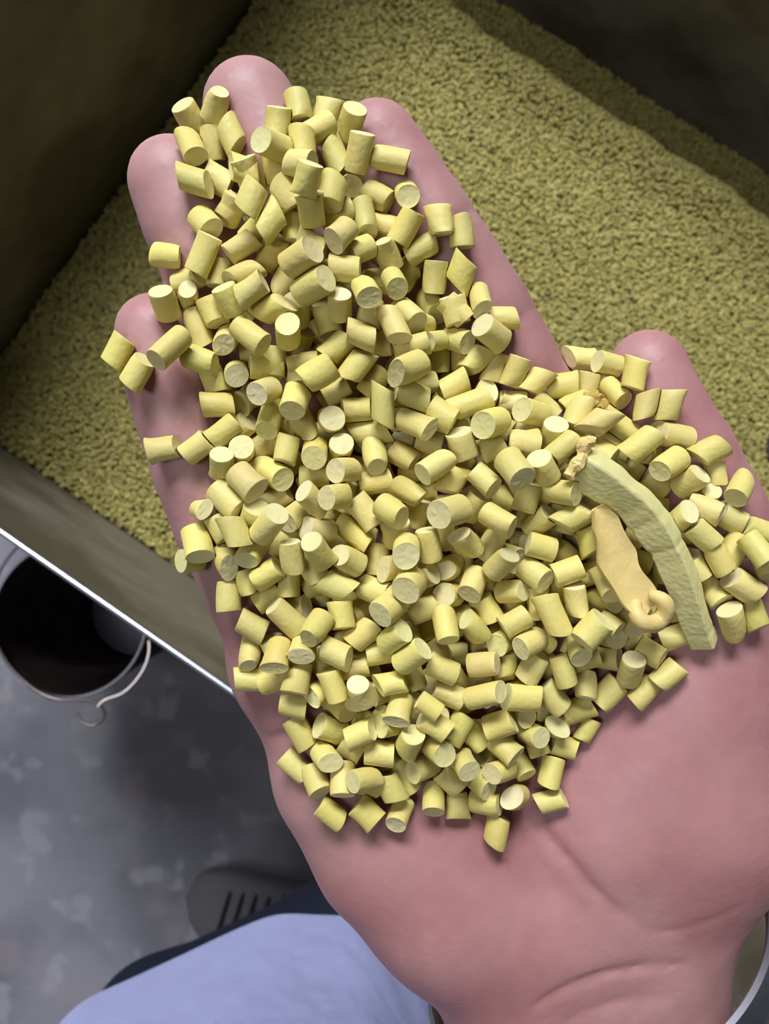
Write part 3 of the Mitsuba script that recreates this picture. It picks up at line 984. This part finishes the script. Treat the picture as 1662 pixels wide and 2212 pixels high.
-1913 -521 -16499 45 0 -7 229 519
-2943 -881 -16348 -60 50 0 243 521
-2934 -1577 -16557 90 0 -6 232 588
-1267 -1342 -16741 20 0 -8 219 511
-1784 -1300 -16448 90 0 -2 220 563
1679 118 -16655 60 30 0 235 554
206 -408 -16377 90 40 0 241 545
2008 -656 -16807 60 0 1 229 515
-733 279 -16601 80 0 6 230 562
-124 -941 -16562 90 0 8 218 547
604 -41 -16646 70 0 -7 229 542
1113 -497 -16716 90 0 -8 218 508
-1678 -1830 -16759 10 35 0 230 544
-595 -2922 -16608 10 0 -3 219 569
-2613 -3194 -16831 0 0 -5 234 526
-2046 -3151 -16729 20 0 3 238 552
-1219 -2877 -16777 -50 0 4 220 526
-887 -3715 -16931 -30 40 0 232 557
-449 -4089 -17167 165 25 0 230 517
-638 -4562 -16990 -30 0 0 228 508
2643 -3951 -17112 0 65 0 220 474
3815 -3913 -17434 30 0 8 227 576
4039 -4344 -17542 60 0 -8 188 468
2711 -5031 -17510 -60 40 0 221 528
1737 -4330 -17020 -50 0 -1 219 511
531 -3064 -16661 -70 0 -2 220 580
2322 -2951 -16941 90 0 -9 236 555
3885 -1211 -16921 20 0 0 221 510
4352 -2866 -17331 0 40 0 223 583
390 -5151 -17176 -60 0 -1 227 563
1299 -5203 -17121 -45 0 -1 239 539
1994 -5715 -17307 0 30 0 236 575
-982 4408 -16189 -106 71 -3 236 526
-587 4076 -16165 -142 60 -5 241 572
-987 4411 -16193 -100 53 -1 237 555
-149 4340 -16529 1 6 11 232 575
-1612 3691 -16150 92 52 1 236 527
-2679 3744 -16257 117 24 -9 236 531
-1217 3458 -17019 -40 1 9 231 577
-94 3639 -16584 -18 31 -11 233 549
435 3612 -16098 -48 33 12 242 556
-1830 1692 -16757 -33 18 -11 237 565
1400 1458 -16666 -83 23 3 238 545
2061 1008 -16979 66 31 1 236 558
2955 988 -16903 168 61 -9 241 566
3439 614 -16929 128 19 -1 246 547
3987 1093 -16300 -33 26 0 234 577
5029 1164 -16827 180 53 2 237 559
3839 954 -17064 -148 3 -6 247 577
3630 558 -16505 112 17 -2 246 526
4223 717 -16619 47 4 -10 232 603
-1139 -27 -16957 -149 23 -7 250 523
4705 166 -17090 -58 70 10 244 603
5063 -388 -16468 -65 72 -1 241 540
2428 -899 -16918 -20 61 8 252 525
224 -1454 -16765 113 21 2 251 566
1436 -1384 -17098 13 14 -4 238 588
4667 -1362 -16781 -66 31 -10 233 575
1435 -1380 -17097 17 16 -3 238 566
2525 -1745 -17140 101 1 -4 230 552
1438 -2017 -16953 10 13 -4 240 522
3853 -1922 -17285 -36 56 -3 242 560
4815 -1862 -17376 6 4 11 232 563
1904 -2598 -17395 -69 45 10 250 595
-2054 -2625 -16714 114 8 7 236 524
456 -2453 -16873 -76 43 2 246 535
1347 -2778 -17260 0 15 6 251 534
3779 -2603 -17438 -115 11 -3 234 529
-342 -3233 -17209 -146 20 12 244 561
-529 -3435 -16624 -88 57 1 229 540
2423 -2882 -17434 37 31 1 240 575
3383 -3493 -17456 -134 20 9 230 573
906 -3404 -17143 123 52 -7 252 521
2009 -3491 -17083 -62 1 -3 249 530
2620 -3491 -17135 -161 7 10 243 588
2977 -3854 -17445 -24 37 11 230 567
540 -3741 -16792 70 28 9 228 524
781 -4150 -17177 -70 31 6 234 550
997 -3842 -16760 -102 86 -2 245 537
1509 -3664 -17084 30 10 3 252 551
3022 -4585 -17505 -74 14 -3 235 531
-37 -4708 -17237 -53 17 1 236 564
1224 -4587 -17141 78 58 -9 247 590
2324 -4327 -17475 -91 30 -9 239 585
-360 -5237 -17043 157 31 10 240 555
2125 -4921 -17451 146 30 -4 231 549
2324 -3570 -17553 71 14 0 218 467
1816 -2010 -17527 -106 6 0 213 481
2846 -1771 -17519 82 4 0 214 475
1845 -3393 -17513 -167 24 0 210 474
3203 -2977 -17497 122 4 0 231 547
2356 -2321 -17524 8 9 0 213 462
3860 -3308 -17505 122 11 0 213 541
1847 -4370 -17473 -79 9 0 216 474
2349 -1133 -17452 -71 3 0 215 461
3395 -1556 -17496 -42 3 0 214 498
3265 -2092 -17468 -27 12 0 234 513
2830 -1182 -17477 -83 7 0 225 522
1479 -1705 -17421 -91 50 0 232 475
2659 -580 -17442 174 5 0 222 479
1854 -1178 -17453 131 13 0 214 464
207 1230 -17393 69 17 0 214 533
1262 -2282 -17393 -171 8 0 234 481
-176 1636 -17368 -4 2 0 228 464
3279 -494 -17374 87 10 0 232 495
3522 -952 -17358 -172 8 0 220 475
4918 -2463 -17347 43 5 0 225 535
5096 -1392 -17367 -1 2 0 217 462
4677 1261 -17318 157 20 0 211 465
1845 2022 -17330 -69 12 0 216 473
4545 -1352 -17344 -130 6 0 218 509
2821 -54 -17326 88 12 0 229 530
3080 -2480 -17298 131 15 0 224 464
956 3621 -17286 122 16 0 224 468
4915 -941 -17224 -22 1 0 221 529
4207 -916 -17333 78 5 0 225 498
33 -3765 -17347 -44 1 0 214 537
-324 2110 -17274 -13 24 0 216 494
1761 -666 -17285 30 34 0 219 476
-321 -2300 -17303 -62 4 0 215 543
1290 2541 -17260 -117 41 0 222 460
3342 -37 -17245 80 19 0 219 480
-820 -1673 -17272 149 12 0 225 484
804 -1601 -17266 123 15 0 231 507
3920 -455 -17269 -157 4 0 218 506
4547 -511 -17291 145 2 0 214 504
-19 660 -17258 -66 19 0 227 501
299 -3316 -17245 75 20 0 216 494
5297 -559 -17299 -47 0 0 210 468
342 -4360 -17268 28 1 0 211 490
2042 -156 -17206 -163 5 0 219 502
493 810 -17171 -5 17 0 229 476
4048 236 -17219 68 1 0 222 498
1256 -495 -17240 -140 1 0 220 510
812 -2342 -17227 -69 26 0 219 504
-279 1258 -17188 148 35 0 211 530
119 -2711 -17224 -17 19 0 232 466
5329 37 -17171 -96 7 0 232 495
-731 2492 -17159 -75 30 0 211 529
1499 1755 -17197 97 5 0 212 531
-268 -1574 -17181 122 5 0 226 503
-843 -2122 -17167 163 18 0 216 500
814 1223 -17155 166 6 0 232 502
723 376 -17181 13 1 0 211 513
954 -973 -17193 -127 18 0 223 476
276 -2047 -17152 179 34 0 212 472
2538 520 -17124 69 23 0 211 540
-708 1650 -17110 -135 35 0 212 467
3015 414 -17120 -34 1 0 228 480
3112 -1279 -17114 -124 26 0 233 505
-746 -1130 -17142 40 15 0 218 487
1767 233 -17105 113 18 0 231 484
5761 -850 -17099 -23 29 0 215 536
1208 66 -17096 91 16 0 226 478
292 1802 -17130 104 9 0 230 463
1084 2095 -17054 -122 17 0 213 510
1490 892 -17119 57 1 0 216 501
-1230 -1534 -17106 -109 31 0 211 475
-461 841 -17051 -96 16 0 222 502
773 -135 -17089 -67 10 0 213 543
2618 -2225 -17093 -173 16 0 221 542
-617 286 -17063 115 4 0 224 479
3364 -1942 -17054 -169 9 0 225 461
-1420 616 -17042 26 13 0 211 465
1501 -841 -16987 96 31 0 224 462
-471 -2805 -17035 10 6 0 226 496
-746 3031 -17042 1 30 0 223 526
2259 1698 -17057 -31 14 0 216 522
-920 -584 -17015 164 1 0 220 512
2929 -623 -17010 -169 24 0 229 490
-135 -941 -17039 35 11 0 218 484
-1372 -885 -17064 124 10 0 224 483
-246 2603 -16993 -14 8 0 216 471
589 -809 -17001 -121 13 0 220 538
-3 202 -16989 29 45 0 228 519
156 -353 -17008 106 7 0 212 538
-1650 -297 -16984 -171 15 0 227 473
5600 -412 -16968 177 15 0 215 536
206 2226 -16996 7 7 0 223 471
347 1251 -16954 87 29 0 220 488
-1804 912 -16993 48 2 0 219 510
905 1692 -16963 -23 42 0 211 502
3711 1447 -16893 -173 21 0 224 497
4867 -408 -16963 -111 10 0 218 511
-1012 1014 -16970 -172 11 0 217 495
1341 -3190 -16901 122 41 0 214 469
-402 -518 -16967 -104 12 0 230 461
3483 -825 -16937 -44 5 0 225 466
2801 1552 -16963 -37 23 0 216 520
-2055 412 -16937 64 5 0 214 507
4095 -203 -16918 -175 1 0 217 526
1965 -1281 -16974 -101 31 0 217 490
-25 -3425 -16912 -166 37 0 232 547
3528 -165 -16893 75 19 0 213 484
-1267 -2092 -16863 7 47 0 218 481
2226 210 -16878 -59 9 0 229 508
-996 2156 -16862 -50 0 0 218 496
56 5021 -16911 -127 36 0 218 487
405 3393 -16905 120 13 0 219 465
-1551 3936 -16916 16 33 0 234 521
1039 -2675 -16871 -58 24 0 228 506
332 2744 -16897 167 15 0 228 542
-90 -4036 -16896 -115 25 0 217 523
-3027 2356 -16838 107 26 0 221 544
-1248 1479 -16902 28 1 0 233 471
3399 -1462 -16847 72 44 0 219 502
-1852 -1021 -16869 180 23 0 224 460
-640 -2465 -16894 23 42 0 220 501
-1339 2869 -16875 -123 24 0 222 506
-281 1908 -16835 21 12 0 225 523
-514 -1908 -16835 -154 50 0 226 517
"""


def pellet_mesh(row, seed):
    x_, y_, z_, a_, t_, k_, r_, l_ = row
    g = np.random.default_rng(seed)
    a_, t_, k_ = np.radians([a_, t_, k_]); r_, l_ = r_ / 1e5, l_ / 1e5
    ax_ = RIGHT * (math.cos(t_) * math.cos(a_)) + UP * (math.cos(t_) * math.sin(a_)) - FWD * math.sin(t_)
    ly_ = -RIGHT * math.sin(a_) + UP * math.cos(a_)
    lx_ = np.cross(ly_, ax_)
    c_ = CAM + RIGHT * x_ / 1e5 + UP * y_ / 1e5 - FWD * z_ / 1e5
    n_ = 18
    th_ = np.arange(n_) / n_ * 2 * np.pi
    c, s = np.cos(th_), np.sin(th_)
    squash = 1 + g.uniform(-.05, .05); bend = g.normal(0, .025)
    pinch = g.uniform(0.0, 0.30, 2) * (g.random(2) < .55); pa = g.uniform(0, np.pi, 2)
    k2 = g.normal(0, .10 if t_ > .3 else .20, 2)                                   # the two ends are never cut quite alike
    wav = 1 + .02 * np.sin(2 * th_ + g.uniform(0, 6)) + .012 * np.sin(3 * th_ + g.uniform(0, 6))

    def ring(f, rs, end):                                      # f: -1 to 1 along the axis
        e = abs(f) ** 3
        p_, q_ = (pinch[0], pa[0]) if f < 0 else (pinch[1], pa[1])
        X_, Y_ = c * rs * r_ * wav * squash, s * rs * r_ * wav / squash
        uu, vv = X_ * math.cos(q_) + Y_ * math.sin(q_), -X_ * math.sin(q_) + Y_ * math.cos(q_)
        uu, vv = uu * (1 + p_ * e * .8), vv * (1 - p_ * e)
        X_, Y_ = uu * math.cos(q_) - vv * math.sin(q_), uu * math.sin(q_) + vv * math.cos(q_)
        Z_ = f * l_ / 2 + abs(f) * (math.tan(k_) * Y_ + (k2[0] if f < 0 else k2[1]) * X_) + end
        X_ = X_ + bend * l_ * (f * f - .4)
        return X_[:, None] * lx_ + Y_[:, None] * ly_ + Z_[:, None] * ax_

    side = [ring(f, rs, 0) for f, rs in ((-1, .95), (-.955, .99), (-.6, 1.0), (0, 1.0), (.6, 1.0), (.955, .99), (1, .95))]
    V_, F_, col_ = [], [], []
    tone = g.uniform(.88, 1.06) * np.array([.595, .498 + g.normal(0, .010), .145 + g.normal(0, .012)])
    cut = np.clip(tone * [1.06, 1.12, 1.7], 0, .95)
    for q in side:
        V_.append(q); col_.append(np.tile(tone, (n_, 1)))
    for i in range(len(side) - 1):
        for k in range(n_):
            l = (k + 1) % n_
            F_ += [[i * n_ + k, i * n_ + l, (i + 1) * n_ + l], [i * n_ + k, (i + 1) * n_ + l, (i + 1) * n_ + k]]
    base = len(side) * n_
    for sgn in (-1, 1):
        dish = g.uniform(-.02, .10) * r_
        caps = [ring(sgn, .95, 0), ring(sgn, .80, -sgn * dish * .7 + .02 * r_ * g.normal(size=n_) * .6), ring(sgn, .42, -sgn * dish + .03 * r_ * g.normal(size=n_) * .6)]
        for q in caps:
            V_.append(q); col_.append(np.tile(cut, (n_, 1)))
        V_.append(caps[-1].mean(0)[None]); col_.append(cut[None])
        for i in range(2):
            for k in range(n_):
                l = (k + 1) % n_
                q = [[base + i * n_ + k, base + i * n_ + l, base + (i + 1) * n_ + l], [base + i * n_ + k, base + (i + 1) * n_ + l, base + (i + 1) * n_ + k]]
                F_ += q if sgn > 0 else [w[::-1] for w in q]
        for k in range(n_):
            l = (k + 1) % n_
            w = [base + 2 * n_ + k, base + 2 * n_ + l, base + 3 * n_]
            F_ += [w if sgn > 0 else w[::-1]]
        base += 3 * n_ + 1
    V_ = np.vstack(V_) + c_
    return trimesh.Trimesh(V_, F_, process=False), np.clip(np.vstack(col_), 0, 1)


rows = [list(map(int, ln.split())) for ln in PELLETS.strip().splitlines()]
ctrs = np.array([[r[0], r[1], r[2]] for r in rows]) / 1e5        # camera axes, metres
pix = np.stack([W / 2 - FPX * ctrs[:, 0] / ctrs[:, 2], H / 2 + FPX * ctrs[:, 1] / ctrs[:, 2]], 1)
rest = []
for i, row in enumerate(rows):
    m, colr = pellet_mesh(row, 1000 + i)
    if i >= N_SINGLE:
        rest.append((m, colr)); continue
    key = 'pellet' + (f'_{i:03d}' if i else '')
    scene[key] = mikit.ply(m, 'pellet_plastic', smooth=True, color=colr)
    if i in NAMED:
        tag(key, NAMED[i], 'pellet')
    else:
        text, grp = heap_label(row, *pix[i]); tag(key, text, 'pellet', grp)
off = np.cumsum([0] + [len(m.vertices) for m, _ in rest])
scene['pellet_heap'] = mikit.ply(trimesh.Trimesh(np.vstack([m.vertices for m, _ in rest]), np.vstack([m.faces + o for (m, _), o in zip(rest, off)]), process=False), 'pellet_plastic', smooth=True, color=np.vstack([c for _, c in rest]))
tag('pellet_heap', 'yellow pellets half buried in the gaps deep in the heap on the hand', 'pellets', kind='stuff')


# ------------------------------------------------------------------ odd pieces that lie on the heap
def heap_top(u, v, r=45):
    """Depth of the upper side of the heap about a pixel."""
    d = np.hypot(pix[:, 0] - u, pix[:, 1] - v) < r
    return float((-ctrs[d, 2] - [x[6] / 1e5 for x, q in zip(rows, d) if q]).min()) if d.any() else 0.17


def lie_on(tops, degree):
    """Depths along a smooth line that rests on the highest pellets under it."""
    k = np.arange(len(tops)); line = np.polyval(np.polyfit(k, tops, degree), k)
    return line - max(0, np.sort(line - tops)[-2])


def sweep(P, prof, up, scale):
    """A closed profile (side, up) carried along points; up and scale one per point."""
    P = np.asarray(P); d = np.gradient(P, axis=0); d /= np.linalg.norm(d, axis=1, keepdims=True)
    rr = []
    for i in range(len(P)):
        u = up[i] - d[i] * (up[i] @ d[i]); u /= np.linalg.norm(u); s = np.cross(d[i], u)
        rr.append(P[i] + (prof[:, :1] * scale[i][0]) * s + (prof[:, 1:] * scale[i][1]) * u)
    return loft(rr)


def rounded_rect(w, h, r, k=4):
    out = []
    for cx, cy, a0 in ((w / 2 - r, h / 2 - r, 0), (-w / 2 + r, h / 2 - r, 90), (-w / 2 + r, -h / 2 + r, 180), (w / 2 - r, -h / 2 + r, 270)):
        for q in np.linspace(0, 90, k):
            t = math.radians(a0 + q); out.append((cx + r * math.cos(t), cy + r * math.sin(t)))
    return np.array(out)


path = [(1255, 1008), (1300, 1036), (1348, 1070), (1395, 1114), (1432, 1165), (1462, 1225), (1484, 1285), (1503, 1340), (1522, 1388)]
tops = np.array([heap_top(*p) for p in path])
tops = lie_on(tops, 2) - 0.0012
P = spline([at(u_, v_, t) for (u_, v_), t in zip(path, tops)], 90)
n_ = len(P); t_ = np.linspace(0, 1, n_)
prof = rounded_rect(0.0064, 0.0042, 0.0006)
notch = 1 - .10 * np.exp(-((t_ - .50) / .018) ** 2) - .07 * np.exp(-((t_ - .36) / .02) ** 2) - .05 * np.exp(-((t_ - .93) / .012) ** 2) + .05 * np.sin(t_ * 21) * (t_ < .6)
scl = np.stack([notch * np.interp(t_, [0, .3, .6, 1], [1.08, 1.06, .92, .72]), np.interp(t_, [0, .5, 1], [1.0, 1.05, .9]) * notch], 1)
upv = [-FWD - 0.75 * RIGHT - 0.6 * UP for _ in t_]
strip = sweep(P, prof, upv, scl)
V = np.array(strip.vertices); nn = strip.vertex_normals
V += nn * (0.0005 * (meshkit.fbm(V * 210, 2, 2) - .5) * 2)[:, None]
strip.vertices = V
add('plastic_strip', strip, 'strip_plastic', 'long bent strip of pale yellow plastic lying on the heap near the thumb', 'plastic strip', smooth=35)

# the thin tan curl beside it: a trough with a rolled end and a small hole
fp = [(1284, 1098), (1308, 1150), (1325, 1200), (1348, 1250), (1375, 1288), (1402, 1316)]
ft = np.array([heap_top(*p, r=40) for p in fp]); ft = lie_on(ft, 1) - .0024
P = spline([at(u_, v_, t) for (u_, v_), t in zip(fp, ft)], 40); n_ = len(P); t_ = np.linspace(0, 1, n_)
arc = np.linspace(-1, 1, 11)
outer = np.stack([arc * .0037, .0012 * arc ** 2 - .0004], 1); inner_ = np.stack([arc[::-1] * .0035, .0012 * arc[::-1] ** 2 + .0004], 1)
prof = np.vstack([outer, inner_])
scl = np.stack([np.interp(t_, [0, .15, .45, .75, 1], [.35, .75, 1.05, .95, .85]) * (1 + .06 * np.sin(t_ * 17)), np.interp(t_, [0, .6, 1], [1.2, .9, 1.1])], 1)
body = sweep(P, prof, [-FWD + .25 * RIGHT for _ in t_], scl)
V = np.array(body.vertices); V += body.vertex_normals * (0.00025 * (meshkit.fbm(V * 250, 2, 5) - .5) * 2)[:, None]; body.vertices = V
add('plastic_curl__trough', body, 'flake_plastic', smooth=50)
c0 = P[-1]
lip = [c0 + RIGHT * .0028 * math.cos(q) + UP * (.0026 * math.sin(q)) - FWD * (.0012 + .0008 * math.sin(q * 2)) for q in np.linspace(2.5, 2.5 + 2 * np.pi * .86, 26)]
add('plastic_curl__rolled_end', tube(lip, [.0006 + .0011 * math.sin(math.pi * q) ** .5 for q in np.linspace(.04, .96, 26)], 10), 'flake_plastic', 'rolled end around a small hole', smooth=True)
tag('plastic_curl', 'thin tan plastic curl with a small hole, tucked beside the long strip', 'plastic curl')


def crumb(center, size, seed, sub=3, rough=.5):
    m = trimesh.creation.icosphere(subdivisions=sub)
    V = np.array(m.vertices)
    V *= (1 + rough * (meshkit.fbm(V * 2.2 + seed, 3, seed) - .5) * 2)[:, None]
    m.vertices = V * np.asarray(size) + center
    return m


add('dust_clump', crumb(at(1283, 868, heap_top(1283, 868, 40) - .0004), [.0024, .0019, .0015], 3, rough=.8), 'crumb', 'small brown gold dust clump stuck between pellets near the thumb tip', 'dust clump')
chip = [at(u_, v_, heap_top(1258, 985, 50) - .001) for u_, v_ in ((1285, 955), (1262, 962), (1258, 985), (1243, 1008), (1228, 1028))]
ch = tube(spline(chip, 30), 0.0009 + 0.0005 * np.sin(np.linspace(0, 7, 30)) ** 2, 9)
V = np.array(ch.vertices); V += .0006 * (np.stack([meshkit.noise(V * 1500, q) for q in (1, 2, 3)], 1) - .5); ch.vertices = V
add('plastic_chip', ch, 'flake_plastic', 'thin ragged chip standing at the upper end of the long strip', 'plastic chip', smooth=20)
sc = on_z(1676, 965, BED_Z + .004)
add('dark_scrap', trimesh.util.concatenate([crumb(sc + [0, -.004, 0], [.009, .017, .005], 5)]), 'scrap_dark', 'dark scrap lying on the pellet bed at the right edge of the photo', 'scrap')
